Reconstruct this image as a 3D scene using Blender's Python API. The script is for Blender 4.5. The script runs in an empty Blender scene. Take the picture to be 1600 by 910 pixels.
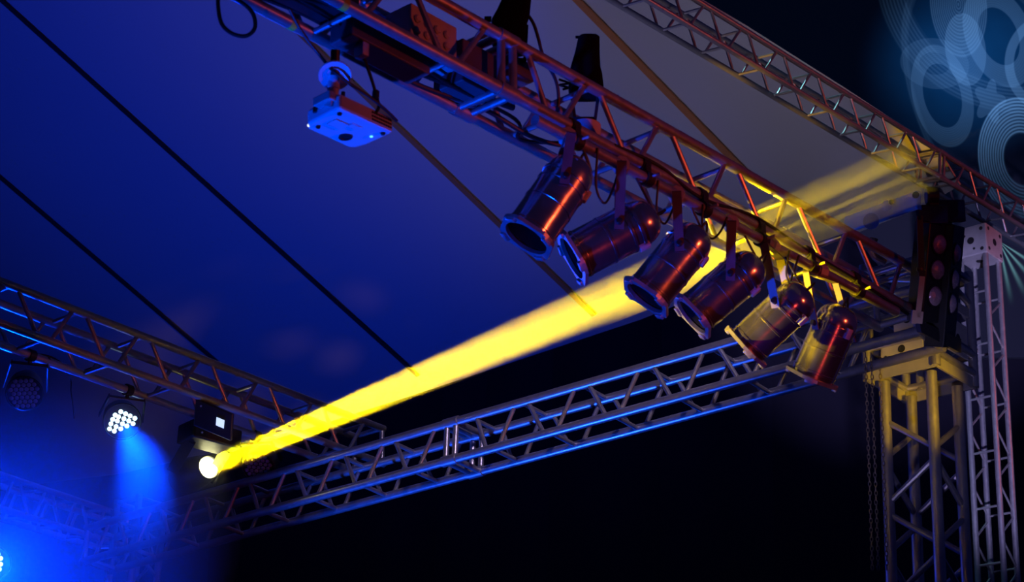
import bpy, math, random
from mathutils import Vector, Matrix
random.seed(7)
V = Vector
S = bpy.context.scene
COL = S.collection

# ------------------------------------------------------------------ camera
F_PX = 3269.16
R = V((0.63985083, -0.76772301, 0.03452962)); U = V((-0.31750018, -0.22316568, 0.92162396)); FW = V((0.69984609, 0.60066502, 0.38654494))
cam = bpy.data.cameras.new('camera'); cam.sensor_width = 36; cam.lens = 36 * F_PX / 1600; cam.clip_end = 200
camo = bpy.data.objects.new('camera', cam); COL.objects.link(camo)
camo.matrix_world = Matrix(((R.x, U.x, -FW.x, 0), (R.y, U.y, -FW.y, 0), (R.z, U.z, -FW.z, 0), (0, 0, 0, 1)))
S.camera = camo
cam.dof.use_dof = True; cam.dof.focus_distance = 13.0; cam.dof.aperture_fstop = 5.5
S.view_settings.view_transform = 'Standard'; S.view_settings.look = 'None'
S.view_settings.exposure = 0; S.view_settings.gamma = 1; S.view_settings.use_curve_mapping = False
S.cycles.max_bounces = 6; S.cycles.volume_bounces = 0; S.cycles.transparent_max_bounces = 12
S.cycles.sample_clamp_indirect = 4; S.cycles.caustics_reflective = False; S.cycles.caustics_refractive = False
S.cycles.use_denoising = True
S.cycles.volume_step_rate = 2.0

def P(px, py, Z):                       # the point seen at that pixel, Z metres deep
    return (FW + R * ((px - 800) / F_PX) + U * ((455 - py) / F_PX)) * Z
def PP(px, py, p0, n):                  # ... on a plane
    d = P(px, py, 1.0); return d * (p0.dot(n) / d.dot(n))

# ------------------------------------------------------------------ world and lights
w = bpy.data.worlds.new('night'); S.world = w; w.use_nodes = True
w.node_tree.nodes['Background'].inputs[0].default_value = (0.10, 0.14, 1.0, 1)
w.node_tree.nodes['Background'].inputs[1].default_value = 0.028

def spot(name, loc, target, power, color, angle, blend=0.5, size=0.15, vol=0.0):
    l = bpy.data.lights.new(name, 'SPOT'); l.energy = power; l.color = color; l.spot_size = math.radians(angle)
    l.spot_blend = blend; l.shadow_soft_size = size
    o = bpy.data.objects.new(name, l); COL.objects.link(o); o.location = loc
    o.rotation_euler = (V(target) - V(loc)).to_track_quat('-Z', 'Y').to_euler()
    try: l.cycles.max_bounces = 4
    except Exception: pass
    return o
TA = P(900, 200, 9.0)
LEFT, RIGHT, DOWN, FWD = -R, R, -U, FW
# blue wash of the tent, from behind the left truss
spot('blue_ceiling_wash', P(-500, 1400, 15), P(330, 150, 24), 1500, (0.008, 0.05, 1.0), 80, 1.0, 0.3)
# blue from low on the left: undersides of the trusses
spot('blue_truss_wash', P(-500, 1900, 6.0), P(760, 200, 8.8), 1500, (0.0, 0.055, 1.0), 44, 0.6, 0.12)
spot('blue_back_truss_wash', P(150, 1900, 11.0), P(700, 670, 12.2), 1300, (0.01, 0.08, 1.0), 46, 0.8, 0.12)
# pale wash on the upper middle of the tent, from behind the far truss
spot('pale_ceiling_wash', P(900, 900, 13.5), P(960, -60, 19), 270, (0.74, 0.66, 1.0), 75, 1.0, 0.3)
# red floods from the right in front of the stage
spot('red_front_wash', P(4200, -100, 5.5), P(960, 200, 9.2), 320, (1.0, 0.09, 0.025), 40, 0.7, 0.10)
spot('red_front_wash', P(3400, 0, 14.0), P(1400, 240, 17.8), 500, (1.0, 0.12, 0.05), 45, 0.6, 0.10)
# lavender light on the right hand towers and far truss
spot('lavender_tower_wash', P(2300, 1500, 6.0), P(1560, 620, 18.4), 7500, (0.46, 0.42, 1.0), 14, 0.6, 0.12)
spot('lavender_wash', P(1300, 2500, 3.5), P(1490, 570, 11.5), 380, (0.46, 0.42, 1.0), 12, 0.6, 0.12)
spot('lavender_truss_wash', P(1500, -900, 8.0), P(930, 600, 11.7), 600, (0.70, 0.55, 1.0), 28, 0.9, 0.12)
# amber light from the far side
for px_, py_, zz_ in ((1170, 95, 16.9), (1290, 165, 17.6), (1410, 238, 18.5)): spot('amber_back_wash', P(500, 900, 13.0), P(px_, py_, zz_), 1500, (1.0, 0.50, 0.0), 5.5, 0.8, 0.10)
spot('amber_tower_wash', P(2300, 620, 7.5), P(1425, 610, 11.2), 900, (1.0, 0.56, 0.0), 10.5, 0.8, 0.05)
spot('added_red_fill', P(2600, 1500, 4.0), P(1050, 380, 9.2), 50, (1.0, 0.06, 0.05), 30, 0.9, 0.30)  # added fill spot, reddens the can barrels from low on the right
spot('added_amber_left', P(1100, 1500, 9.0), P(250, 600, 12.4), 45, (1.0, 0.45, 0.08), 28, 0.9, 0.10)  # added dim spot that shifts the left truss towards amber
# icy light behind the upper truss
spot('icy_back_wash', P(1000, -900, 20.0), P(1330, 100, 17.8), 700, (0.35, 0.9, 1.0), 22, 0.5, 0.05)

# ------------------------------------------------------------------ materials
def mat(name, col, metal=0.0, rough=0.5, noise=0.0, nscale=20.0, bump=0.0, emit=None, estr=0.0, coat=0.0):
    m = bpy.data.materials.new(name); m.use_nodes = True; nt = m.node_tree; b = nt.nodes['Principled BSDF']
    b.inputs['Base Color'].default_value = (*col, 1); b.inputs['Metallic'].default_value = metal; b.inputs['Roughness'].default_value = rough
    b.inputs['Coat Weight'].default_value = coat
    tc = nt.nodes.new('ShaderNodeTexCoord'); nz = nt.nodes.new('ShaderNodeTexNoise'); nz.inputs['Scale'].default_value = nscale; nz.inputs['Detail'].default_value = 4
    nt.links.new(tc.outputs['Object'], nz.inputs['Vector'])
    if noise > 0:
        r = nt.nodes.new('ShaderNodeMapRange'); r.inputs[3].default_value = rough - noise * .5; r.inputs[4].default_value = rough + noise * .5
        nt.links.new(nz.outputs['Fac'], r.inputs[0]); nt.links.new(r.outputs[0], b.inputs['Roughness'])
        mx = nt.nodes.new('ShaderNodeMix'); mx.data_type = 'RGBA'
        mx.inputs[6].default_value = (*[c * (1 - noise) for c in col], 1); mx.inputs[7].default_value = (*[min(1, c * (1 + noise * .4)) for c in col], 1)
        nt.links.new(nz.outputs['Fac'], mx.inputs[0]); nt.links.new(mx.outputs[2], b.inputs['Base Color'])
    if bump > 0:
        bp = nt.nodes.new('ShaderNodeBump'); bp.inputs['Strength'].default_value = bump; bp.inputs['Distance'].default_value = .01
        nt.links.new(nz.outputs['Fac'], bp.inputs['Height']); nt.links.new(bp.outputs[0], b.inputs['Normal'])
    if emit: b.inputs['Emission Color'].default_value = (*emit, 1); b.inputs['Emission Strength'].default_value = estr
    return m
ALU = mat('brushed_aluminium', (0.56, 0.54, 0.53), 0.78, 0.36, 0.25, 30)
ALU2 = mat('dull_aluminium', (0.45, 0.43, 0.42), 0.4, 0.5, 0.25, 20)
CHROME = mat('polished_can', (0.60, 0.57, 0.58), 0.95, 0.20, 0.25, 9, 0.12)
STEEL = mat('zinc_plate', (0.55, 0.52, 0.50), 0.3, 0.5, 0.3, 14)
BLACK = mat('black_plastic', (0.004, 0.004, 0.005), 0.0, 0.9, 0.2, 30)
BLACK.node_tree.nodes['Principled BSDF'].inputs['Specular IOR Level'].default_value = 0.1
BLACKM = mat('black_paint', (0.02, 0.02, 0.022), 0.0, 0.42, 0.2, 30)
STRAP = mat('dark_yoke_steel', (0.14, 0.12, 0.13), 0.5, 0.45, 0.25, 20)
WHITE = mat('white_plastic', (0.60, 0.60, 0.62), 0.0, 0.45, 0.1, 20)
BOXM = mat('box_paint', (0.10, 0.09, 0.10), 0.1, 0.5, 0.2, 20)
RUBBER = mat('cable_rubber', (0.01, 0.01, 0.011), 0.0, 0.5)
CHAINM = mat('chain_steel', (0.30, 0.24, 0.18), 0.6, 0.45)
LENSR = mat('reflector_glass', (0.75, 0.55, 0.62), 0.3, 0.25, 0.3, 60, 0.4, coat=1.0)
LEDDIM = mat('led_lens', (0.28, 0.30, 0.45), 0.1, 0.25, 0.2, 60)
LEDON = mat('led_lit', (0.8, 0.9, 1), 0, 0.4, emit=(0.55, 0.85, 1.0), estr=3.5)
LAMPON = mat('beam_lamp_lit', (1, 1, 0.8), 0, 0.4, emit=(1.0, 0.95, 0.45), estr=9.0)
DISP = mat('display_lit', (0.8, 0.9, 1), 0, 0.4, emit=(0.62, 0.80, 1.0), estr=1.0)
DOT = mat('status_light', (0.8, 0.9, 1), 0, 0.4, emit=(0.10, 0.55, 1.0), estr=2.0)
DOTW = mat('white_status_light', (1, 1, 1), 0, 0.4, emit=(0.9, 0.95, 0.5), estr=1.2)
TAPE = mat('yellow_tape', (0.75, 0.65, 0.05), 0, 0.5)
RUSTP = mat('tent_webbing', (0.62, 0.24, 0.08), 0, 0.8, 0.2, 20)
DARKWEB = mat('tent_seam', (0.03, 0.02, 0.03), 0, 0.8)

# ------------------------------------------------------------------ mesh building
class MB:
    def __init__(s): s.v = []; s.f = []
    def add(s, vs, fs):
        o = len(s.v); s.v += [V(a) for a in vs]; s.f += [tuple(i + o for i in f) for f in fs]; return s
    def rings(s, rings, cap=True):      # list of rings with equal point counts
        n = len(rings[0]); vs = [p for r in rings for p in r]; fs = []
        for k in range(len(rings) - 1):
            for i in range(n):
                fs.append((k * n + i, k * n + (i + 1) % n, (k + 1) * n + (i + 1) % n, (k + 1) * n + i))
        if cap: fs.append(tuple(range(n))[::-1]); fs.append(tuple(range((len(rings) - 1) * n, len(rings) * n)))
        return s.add(vs, fs)
    def tube(s, a, b, r, n=14, r2=None):
        a, b = V(a), V(b); z = (b - a).normalized(); x = z.orthogonal().normalized(); y = z.cross(x); r2 = r if r2 is None else r2
        c = [(math.cos(2 * math.pi * i / n), math.sin(2 * math.pi * i / n)) for i in range(n)]
        return s.rings([[a + (x * p + y * q) * r for p, q in c], [b + (x * p + y * q) * r2 for p, q in c]])
    def lathe(s, o, z, prof, n=28, x=None, cap=True, wob=None):    # prof: (along z, radius)
        o, z = V(o), V(z).normalized(); x = (V(x) if x else z.orthogonal()); x = (x - z * x.dot(z)).normalized(); y = z.cross(x)
        rs = []
        for h, r in prof:
            rs.append([o + z * h + (x * math.cos(2 * math.pi * i / n) + y * math.sin(2 * math.pi * i / n)) * (r * (wob(i) if wob else 1)) for i in range(n)])
        return s.rings(rs, cap)
    def box(s, c, ax, ay, az, sx, sy, sz):
        c = V(c); ax, ay, az = V(ax).normalized() * sx / 2, V(ay).normalized() * sy / 2, V(az).normalized() * sz / 2
        vs = [c + ax * i + ay * j + az * k for i in (-1, 1) for j in (-1, 1) for k in (-1, 1)]
        return s.add(vs, [(0, 1, 3, 2), (4, 6, 7, 5), (0, 4, 5, 1), (2, 3, 7, 6), (0, 2, 6, 4), (1, 5, 7, 3)])
    def prism(s, pts, d):               # polygon pts extruded by the vector d
        pts = [V(p) for p in pts]; d = V(d); n = len(pts)
        return s.rings([pts, [p + d for p in pts]])
    def bar(s, a, b, side, wdt, th):    # flat bar from a to b
        a, b = V(a), V(b); z = (b - a); side = V(side); x = (side - z * (side.dot(z) / z.length_squared)).normalized()
        return s.box((a + b) / 2, x, z.cross(x), z, wdt, th, z.length)
    def path(s, pts, r, n=8, sub=6):
        pts = [V(p) for p in pts]; q = []
        e = [pts[0] * 2 - pts[1]] + pts + [pts[-1] * 2 - pts[-2]]
        for i in range(1, len(e) - 2):
            for k in range(sub):
                t = k / sub; p0, p1, p2, p3 = e[i - 1:i + 3]
                q.append(0.5 * (2 * p1 + (p2 - p0) * t + (2 * p0 - 5 * p1 + 4 * p2 - p3) * t * t + (3 * p1 - p0 - 3 * p2 + p3) * t ** 3))
        q.append(pts[-1]); rs = []; x = None
        for i, p in enumerate(q):
            t = (q[min(i + 1, len(q) - 1)] - q[max(i - 1, 0)]).normalized()
            x = t.orthogonal().normalized() if x is None else (x - t * x.dot(t)).normalized()
            y = t.cross(x); rs.append([p + (x * math.cos(2 * math.pi * k / n) + y * math.sin(2 * math.pi * k / n)) * r for k in range(n)])
        return s.rings(rs)
    def build(s, name, m, parent=None, smooth=True, bevel=0.0, sharp=35):
        me = bpy.data.meshes.new(name)
        org = V(parent.location) if parent else sum(s.v, V()) / len(s.v)
        if parent and parent.parent: org = org + V(parent.parent.location)
        me.from_pydata([p - org for p in s.v], [], s.f); me.update()
        import bmesh
        bm = bmesh.new(); bm.from_mesh(me); bmesh.ops.recalc_face_normals(bm, faces=bm.faces)
        if bevel > 0: bmesh.ops.bevel(bm, geom=[e for e in bm.edges if e.calc_face_angle(0) > .6], offset=bevel, segments=2, profile=.5, affect='EDGES', clamp_overlap=True)
        bm.to_mesh(me); bm.free()
        if smooth: me.shade_smooth(); me.set_sharp_from_angle(angle=math.radians(sharp))
        me.materials.append(m)
        o = bpy.data.objects.new(name, me); COL.objects.link(o)
        if parent: o.parent = parent
        else: o.location = org
        return o
def thing(name, label, cat, loc, group=None):
    o = bpy.data.objects.new(name, None); COL.objects.link(o); o.location = loc; o['label'] = label; o['category'] = cat
    if group: o['group'] = group
    return o
def tag(o, label, cat, group=None, kind=None):
    o['label'] = label; o['category'] = cat
    if group: o['group'] = group
    if kind: o['kind'] = kind
    return o
def structure(o, label=None):
    o['kind'] = 'structure'
    if label: o['label'] = label
    return o

# ------------------------------------------------------------------ the setting: floor, tent ceiling, back wall, ring glow panel
FLOOR = -1.7
FLM = mat('stage_floor', (0.03, 0.03, 0.035), 0, 0.6, 0.3, 2)
structure(MB().box(V((14, 10, FLOOR - .1)), (1, 0, 0), (0, 1, 0), (0, 0, 1), 60, 60, .2).build('floor', FLM, smooth=False))
FAB = mat('tent_fabric', (0.62, 0.62, 0.64), 0, 0.85, 0.06, 0.5)
d_ = (R * 8600 - U * 8045 + FW * 3269).normalized(); e_ = V((-d_.y, d_.x, 0)).normalized(); NC = d_.cross(e_).normalized(); PC = P(1300, 150, 19)
cp = [(-220, 790), (180, 742), (420, 690), (645, 618), (1000, 500), (1445, 322), (1500, 290), (1469, 238), (1320, 140), (1162, 40), (1084, -6), (900, -120), (300, -140), (-220, -140)]
cpts = [PP(x, y, PC, NC) for x, y in cp]
ceil = MB().prism(cpts, NC * 0.02).build('ceiling', FAB, smooth=False); structure(ceil, 'pale tent fabric ceiling sloping down to the right')
k = 0
for (x0, y0, x1, y1, wpx, m, h) in ((-60, -60, 655, 585, 6.5, DARKWEB, .02), (-60, 222, 345, 568, 6.5, DARKWEB, .02), (440, 20, 930, 490, 9, RUSTP, .02), (885, -22, 1168, 268, 11, RUSTP, .02)):
    k += 1; a = PP(x0, y0, PC, NC) - NC * .03; b = PP(x1, y1, PC, NC) - NC * .03
    wd = wpx / F_PX * (a.dot(FW) + b.dot(FW)) / 2 * 1.15
    o = MB().bar(a, b, (b - a).cross(NC), wd, h).build('trim_%d' % k, m, smooth=False); structure(o, 'dark seam strap along the tent ceiling' if m is DARKWEB else 'brown webbing strap along the tent ceiling')
WALLM = mat('black_drape', (0.045, 0.040, 0.07), 0, 0.9, 0.3, 1.5)
hf = V((FW.x, FW.y, 0)).normalized(); hr = V((R.x, R.y, 0)).normalized()
wc = hf * 33 + V((0, 0, 8))
mb = MB(); n = 120; rr = []
for i in range(n + 1):                     # pleated drape
    x = (i / n - .5) * 44; dd = .10 * math.sin(i * 1.9) + .05 * math.sin(i * .7)
    p = wc + hr * x + hf * dd; rr.append((p, p + hf * .03))
vs = []
for p, q in rr: vs += [V((p.x, p.y, FLOOR)), V((p.x, p.y, 24)), V((q.x, q.y, 24)), V((q.x, q.y, FLOOR))]
fs = []
for i in range(n):
    a = i * 4; b = a + 4
    fs += [(a, b, b + 1, a + 1), (a + 1, b + 1, b + 2, a + 2), (a + 2, b + 2, b + 3, a + 3), (a + 3, b + 3, b, a)]
fs += [(0, 1, 2, 3), (n * 4 + 3, n * 4 + 2, n * 4 + 1, n * 4)]
structure(mb.add(vs, fs).build('wall_back', WALLM), 'black drape closing the back of the stage')

# wall panel, projected ring light painted in as emission (panel-local metres)
ZS = 24.0; SC = P(1350, 200, ZS); sn = -hf
sx = hr; sy = V((0, 0, 1))
def suv(px, py):
    p = PP(px, py, SC, hf) - SC; return p.dot(sx), p.dot(sy)
def ellmat(cx, cy, a, b, ang):            # 2x2 matrix taking panel metres to the unit circle of a pixel ellipse
    u0, v0 = suv(cx, cy); ux, vx = suv(cx + 1, cy); uy, vy = suv(cx, cy + 1)
    J = Matrix(((ux - u0, uy - u0), (vx - v0, vy - v0))).inverted()
    ca, sa = math.cos(ang), math.sin(ang)
    M = Matrix(((ca / a, sa / a), (-sa / b, ca / b))) @ J
    return (u0, v0), M
def ring_glow_material():
    m = bpy.data.materials.new('painted_ring_glow'); m.use_nodes = True; nt = m.node_tree; b = nt.nodes['Principled BSDF']
    L = nt.links.new
    b.inputs['Base Color'].default_value = (0.02, 0.02, 0.03, 1); b.inputs['Roughness'].default_value = .9
    tc = nt.nodes.new('ShaderNodeTexCoord'); sp = nt.nodes.new('ShaderNodeSeparateXYZ'); L(tc.outputs['Object'], sp.inputs[0])
    X, Yv = sp.outputs[0], sp.outputs[1]
    def mth(op, a, b_=None, c=None):
        nd = nt.nodes.new('ShaderNodeMath'); nd.operation = op
        for i, q in enumerate((a, b_, c)):
            if q is None: continue
            if isinstance(q, (int, float)): nd.inputs[i].default_value = q
            else: L(q, nd.inputs[i])
        return nd.outputs[0]
    def sm(v, lo, hi, inv=False):
        nd = nt.nodes.new('ShaderNodeMapRange'); nd.interpolation_type = 'SMOOTHSTEP'; L(v, nd.inputs[0]); nd.inputs[1].default_value = lo; nd.inputs[2].default_value = hi
        nd.inputs[3].default_value = 1 if inv else 0; nd.inputs[4].default_value = 0 if inv else 1; return nd.outputs[0]
    def rad(cx, cy, a, bb, ang):
        (u0, v0), M = ellmat(cx, cy, a, bb, math.radians(ang))
        du = mth('SUBTRACT', X, u0); dv = mth('SUBTRACT', Yv, v0)
        p = mth('ADD', mth('MULTIPLY', du, M[0][0]), mth('MULTIPLY', dv, M[0][1])); q = mth('ADD', mth('MULTIPLY', du, M[1][0]), mth('MULTIPLY', dv, M[1][1]))
        return mth('SQRT', mth('ADD', mth('MULTIPLY', p, p), mth('MULTIPLY', q, q))), p, q
    total = None
    def addt(v):
        nonlocal total
        total = v if total is None else mth('ADD', total, v)
    # cx cy a b tilt  inner  lines  contrast  strength
    rings = [(1472, 150, 47, 83, -14, .63, 9, .3, .24), (1560, 58, 52, 84, -22, .58, 9, .2, .26), (1597, 250, 70, 100, -10, .42, 11, .85, .95),
             (1497, 8, 45, 84, -6, .0, 15, .75, .30), (1600, -62, 236, 236, 0, .83, 9, .75, .17), (1508, 78, 32, 58, -8, .0, 14, .2, .26),
             (1640, 100, 72, 78, 0, .80, 6, .1, .35), (1560, 160, 130, 250, -24, .93, 6, .3, .12), (1460, 100, 55, 40, 10, .45, 10, .3, .13)]
    for cx, cy, a, bb, ang, inn, nl, con, st in rings:
        r, p, q = rad(cx, cy, a, bb, ang)
        v = sm(r, .97, 1.0, True)
        if inn > 0: v = mth('MULTIPLY', v, sm(r, inn - .03, inn))
        ln = mth('MULTIPLY_ADD', mth('SINE', mth('MULTIPLY', r, 2 * math.pi * nl / max(.2, 1 - inn))), con * .5, 1 - con * .5)
        addt(mth('MULTIPLY', mth('MULTIPLY', v, ln), st))
    r, p, q = rad(1546, 160, 24, 34, -5)     # star shaped patch
    ang = mth('ARCTAN2', q, p)
    star = sm(mth('SUBTRACT', r, mth('MULTIPLY', mth('COSINE', mth('MULTIPLY', ang, 5.0)), .22)), .82, .88, True)
    addt(mth('MULTIPLY', star, .20))
    # distant light beams painted as a fan of thin rays, low down on the right
    (u0, v0), M = ellmat(1560, 378, 1, 1, 0)
    du = mth('SUBTRACT', X, u0); dv = mth('SUBTRACT', Yv, v0)
    p = mth('ADD', mth('MULTIPLY', du, M[0][0]), mth('MULTIPLY', dv, M[0][1])); q = mth('ADD', mth('MULTIPLY', du, M[1][0]), mth('MULTIPLY', dv, M[1][1]))
    th = mth('ARCTAN2', q, p); rr_ = mth('SQRT', mth('ADD', mth('MULTIPLY', p, p), mth('MULTIPLY', q, q)))
    fan = mth('MULTIPLY', sm(th, .42, .55), sm(th, 1.35, 1.5, True))
    fan = mth('MULTIPLY', fan, mth('POWER', mth('MULTIPLY_ADD', mth('SINE', mth('MULTIPLY', th, 24.0)), .5, .5), 3.0))
    fan = mth('MULTIPLY', fan, sm(rr_, 8, 105, True))
    # soft blue glow painted around the rings
    rg, _, _ = rad(1520, 90, 190, 170, -20); glow = sm(rg, 0.0, 1.0, True)
    nz = nt.nodes.new('ShaderNodeTexNoise'); nz.inputs['Scale'].default_value = .9; nz.inputs['Detail'].default_value = 3; L(tc.outputs['Object'], nz.inputs['Vector'])
    glow = mth('MULTIPLY', glow, mth('MULTIPLY_ADD', nz.outputs['Fac'], 1.2, .3))
    reach = sm(rg, .2, 1.25, True)
    pat = mth('MULTIPLY', total, mth('MULTIPLY_ADD', reach, .85, .15))
    def vec(col):
        nd = nt.nodes.new('ShaderNodeVectorMath'); nd.operation = 'SCALE'; nd.inputs[0].default_value = col; return nd
    a1 = vec((.20, .48, 1.0)); L(pat, a1.inputs[3]); a2 = vec((.006, .10, .38)); L(glow, a2.inputs[3]); a3 = vec((.25, .62, .70)); L(fan, a3.inputs[3])
    s1 = nt.nodes.new('ShaderNodeVectorMath'); L(a1.outputs[0], s1.inputs[0]); L(a2.outputs[0], s1.inputs[1])
    s2 = nt.nodes.new('ShaderNodeVectorMath'); L(s1.outputs[0], s2.inputs[0]); L(a3.outputs[0], s2.inputs[1])
    s3 = nt.nodes.new('ShaderNodeVectorMath'); L(s2.outputs[0], s3.inputs[0]); s3.inputs[1].default_value = (.0008, .003, .012)
    L(s3.outputs[0], b.inputs['Emission Color']); b.inputs['Emission Strength'].default_value = .42
    return m
us = [suv(x, y) for x, y in ((1000, -60), (1680, -60), (1680, 560), (1490, 560))]
me = bpy.data.meshes.new('ring_glow_panel')
uu = [(u, v, 0) for u, v in us]; uu2 = [(u, v, -.05) for u, v in us]
me.from_pydata(uu + uu2, [], [(0, 1, 2, 3), (7, 6, 5, 4), (0, 4, 5, 1), (1, 5, 6, 2), (2, 6, 7, 3), (3, 7, 4, 0)]); me.materials.append(ring_glow_material())
so = bpy.data.objects.new('ring_glow_panel', me); COL.objects.link(so)
zz = sx.cross(sy)
so.matrix_world = Matrix(((sx.x, sy.x, zz.x, SC.x), (sx.y, sy.y, zz.y, SC.y), (sx.z, sy.z, zz.z, SC.z), (0, 0, 0, 1)))
tag(so, 'large dark blue wall panel with projected rings and light rays painted in as glow', 'screen')

# ------------------------------------------------------------------ trusses
def truss(name, label, group, O, ax, off, up, s, t0, t1, tops, bots, seams=(), faces=('zig', 'zig', 'rung', 'rung'), rc=.025, rb=.0125, g=.045, ends=(True, True), m=ALU, rungs_at=None):
    ax, off, up = ax.normalized(), off.normalized(), up.normalized()
    root = thing(name, label, 'truss', O + ax * ((t0 + t1) / 2), group)
    C = lambda i, j, t: O + off * (s * i) + up * (s * j) + ax * t
    for i in (0, 1):
        for j in (0, 1):
            mb = MB().tube(C(i, j, t0), C(i, j, t1), rc, 18)
            for sm_ in seams: mb.tube(C(i, j, sm_ - .055), C(i, j, sm_ + .055), rc * 1.22, 18)
            mb.build('chord', m, root)
    def br(a, b, nm='brace'):
        z = (b - a).normalized(); MB().tube(a + z * rc * .6, b - z * rc * .6, rb, 10).build(nm, m, root)
    nodes = sorted([(t, 1) for t in tops] + [(t, 0) for t in bots])
    def zig(c0, c1):
        for (ta, ja), (tb, jb) in zip(nodes, nodes[1:]):
            if ja == jb or any(ta < q < tb for q in seams) or tb - ta > .45: continue
            if ta + g > t1 or tb - g < t0: continue
            pa = (c1 if ja else c0)(ta + g); pb = (c1 if jb else c0)(tb - g); br(pa, pb)
    if faces[0] == 'zig': zig(lambda t: C(0, 0, t), lambda t: C(0, 1, t))
    if faces[1] == 'zig': zig(lambda t: C(1, 0, t), lambda t: C(1, 1, t))
    for fi, (j, nd) in ((2, (0, bots)), (3, (1, tops))):
        if faces[fi] == 'rung':
            for t in nd: br(C(0, j, t), C(1, j, t), 'rung')
        elif faces[fi] == 'zig': zig(lambda t: C(0, j, t), lambda t: C(1, j, t))
    if rungs_at:
        for t in rungs_at:
            for i, j, i2, j2 in ((0, 0, 1, 0), (0, 1, 1, 1)): br(C(i, j, t), C(i2, j2, t), 'rung')
    fr = [q + d for q in seams for d in (-.035, .035)] + ([t0 + .02] if ends[0] else []) + ([t1 - .02] if ends[1] else [])
    for t in fr:
        mb = MB()
        for i, j, i2, j2 in ((0, 0, 0, 1), (1, 0, 1, 1), (0, 0, 1, 0), (0, 1, 1, 1)):
            mb.tube(C(i, j, t), C(i2, j2, t), rb * 1.35, 12)
        mb.build('end_frame', m, root)
    return root, C
def fr(*a): return [V(q) for q in a]
# A: main lamp truss
OA = V((6.3577, 4.7715, 3.9296)); axA = V((.9994, -.0276, .0217)); offA = V((.0284, .9988, -.0392)); upA = V((-.0206, .0398, .999))
topsA = [-2.93, -2.43, -1.93, -1.43, -.93] + [-.77, -.31, .183, .672, 1.15, 1.655, 2.15]
botsA = [-2.68, -2.18, -1.68, -1.18] + [-.555, -.06, .44, .93, 1.42, 1.92]
trA, CA = truss('lighting_truss', 'near box truss with the six chrome can lights hung beneath it', None, OA, axA, offA, upA, .24, -3.1, 2.26, topsA, botsA, seams=(-.845,))
# B: far horizontal truss rising to the sleeve block
OB = V((8.7646, 6.5574, 3.9045)); axB = V((-.0113, .9992, -.0396)); offB = V((.999, .0096, -.0436)); upB = V((.0432, .0401, .9983))
topsB = [-1.36, -.92, -.477, -.04, .41, .853, 1.24] + [1.47 + .42 * i for i in range(8)]
botsB = [-1.14, -.70, -.26, .185, .63, 1.06] + [1.68 + .42 * i for i in range(8)]
trB, CB = truss('horizontal_truss', 'long horizontal truss in front of the black drape, meeting the wide tower', None, OB, axB, offB, upB, .24, -1.75, 4.7, topsB, botsB, seams=(1.386,), rc=.027, rb=.0135)
# C: upper right truss
OC = V((13.4398, 8.132, 8.2466)); axC = V((.9987, -.0172, .0471)); offC = V((.0124, .9949, .1001)); upC = V((-.0486, -.0994, .9939))
topsC = [-.73 + .505 * i for i in range(-7, 10)]; botsC = [-.98 + .505 * i for i in range(-6, 11)]
trC, CC = truss('upper_truss', 'slim truss sloping across the upper right corner, below the ringed panel', None, OC, axC, offC, upC, .24, -4.2, 4.3, topsC, botsC, seams=(1.86,), rc=.024, rb=.0115)
# E: left truss
OE = V((7.1097, 8.9706, 4.1304)); axE = V((.9991, .0334, .0243)); offE = V((-.0321, .9981, -.0528)); upE = V((-.026, .052, .9983))
topsE = [-.38 + .49 * i for i in range(-2, 6)]; botsE = [-.62 + .49 * i for i in range(-1, 6)]
trE, CE = truss('left_truss', 'blue lit truss at left carrying the moving lamps above the yellow beam', None, OE, axE, offE, upE, .24, -1.7, 2.22, topsE, botsE, rc=.024, rb=.0125)
# F: low dim truss bottom left
OF = P(0, 795, 15.0); b_ = P(165, 845, 16.6); axF = (b_ - OF).normalized()
upF = V((0, 0, 1)); offF = upF.cross(axF).normalized(); upF = axF.cross(offF)
trF, CF = truss('low_truss', 'dim blue truss in the haze at the lower left edge', None, OF, axF, offF, upF, .24, -1.0, 2.1, [-.78 + .5 * i for i in range(6)], [-.53 + .5 * i for i in range(5)])
# T1: wide tower under the sleeve block ; T2: slim tower right
N1 = P(1462, 740, 11.0); X_, Y_, Z_ = V((1, 0, 0)), V((0, 1, 0)), V((0, 0, 1))
T1top = PP(1458, 556, N1, FW).z; N1f = V((N1.x, N1.y, FLOOR)); hh = T1top - FLOOR
lz = PP(1402, 617, N1, FW).z - FLOOR
t_l = []; t = lz
while t > 0: t_l.append(t); t -= .52
t_n = [q - .26 for q in t_l if q > .26]
trT, CT = truss('tower', 'wide lattice tower under the sleeve block at lower right, streaked with yellow light', None, N1f, Z_, X_, Y_, .286, 0, hh, t_l, t_n, faces=('zig', 'zig', 'zig', 'zig'), rc=.031, rb=.0165, g=.03, ends=(True, False))
N2 = P(1547, 520, 18.5); T2top = PP(1538, 372, N2, FW).z; N2f = V((N2.x, N2.y, FLOOR)); h2 = T2top - FLOOR
r0 = PP(1540, 441, N2, FW).z - FLOOR
rg = [r0 + .5 - .5 * i for i in range(40) if 0.05 < r0 + .5 - .5 * i < h2]
tz = [q - .02 for q in rg if q > .05]; bz = [q - .27 for q in rg if q > .3]
# its i axis is Y (ladder rungs on the faces turned left), j axis is X (diagonals)
trU, CU = truss('tower', 'slim ladder tower at the right edge below the white corner block', None, N2f, Z_, Y_, X_, .245, 0, h2, tz, bz, faces=('zig', 'zig', 'none', 'none'), rc=.026, rb=.0105, g=.02, ends=(True, False), rungs_at=rg)
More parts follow.
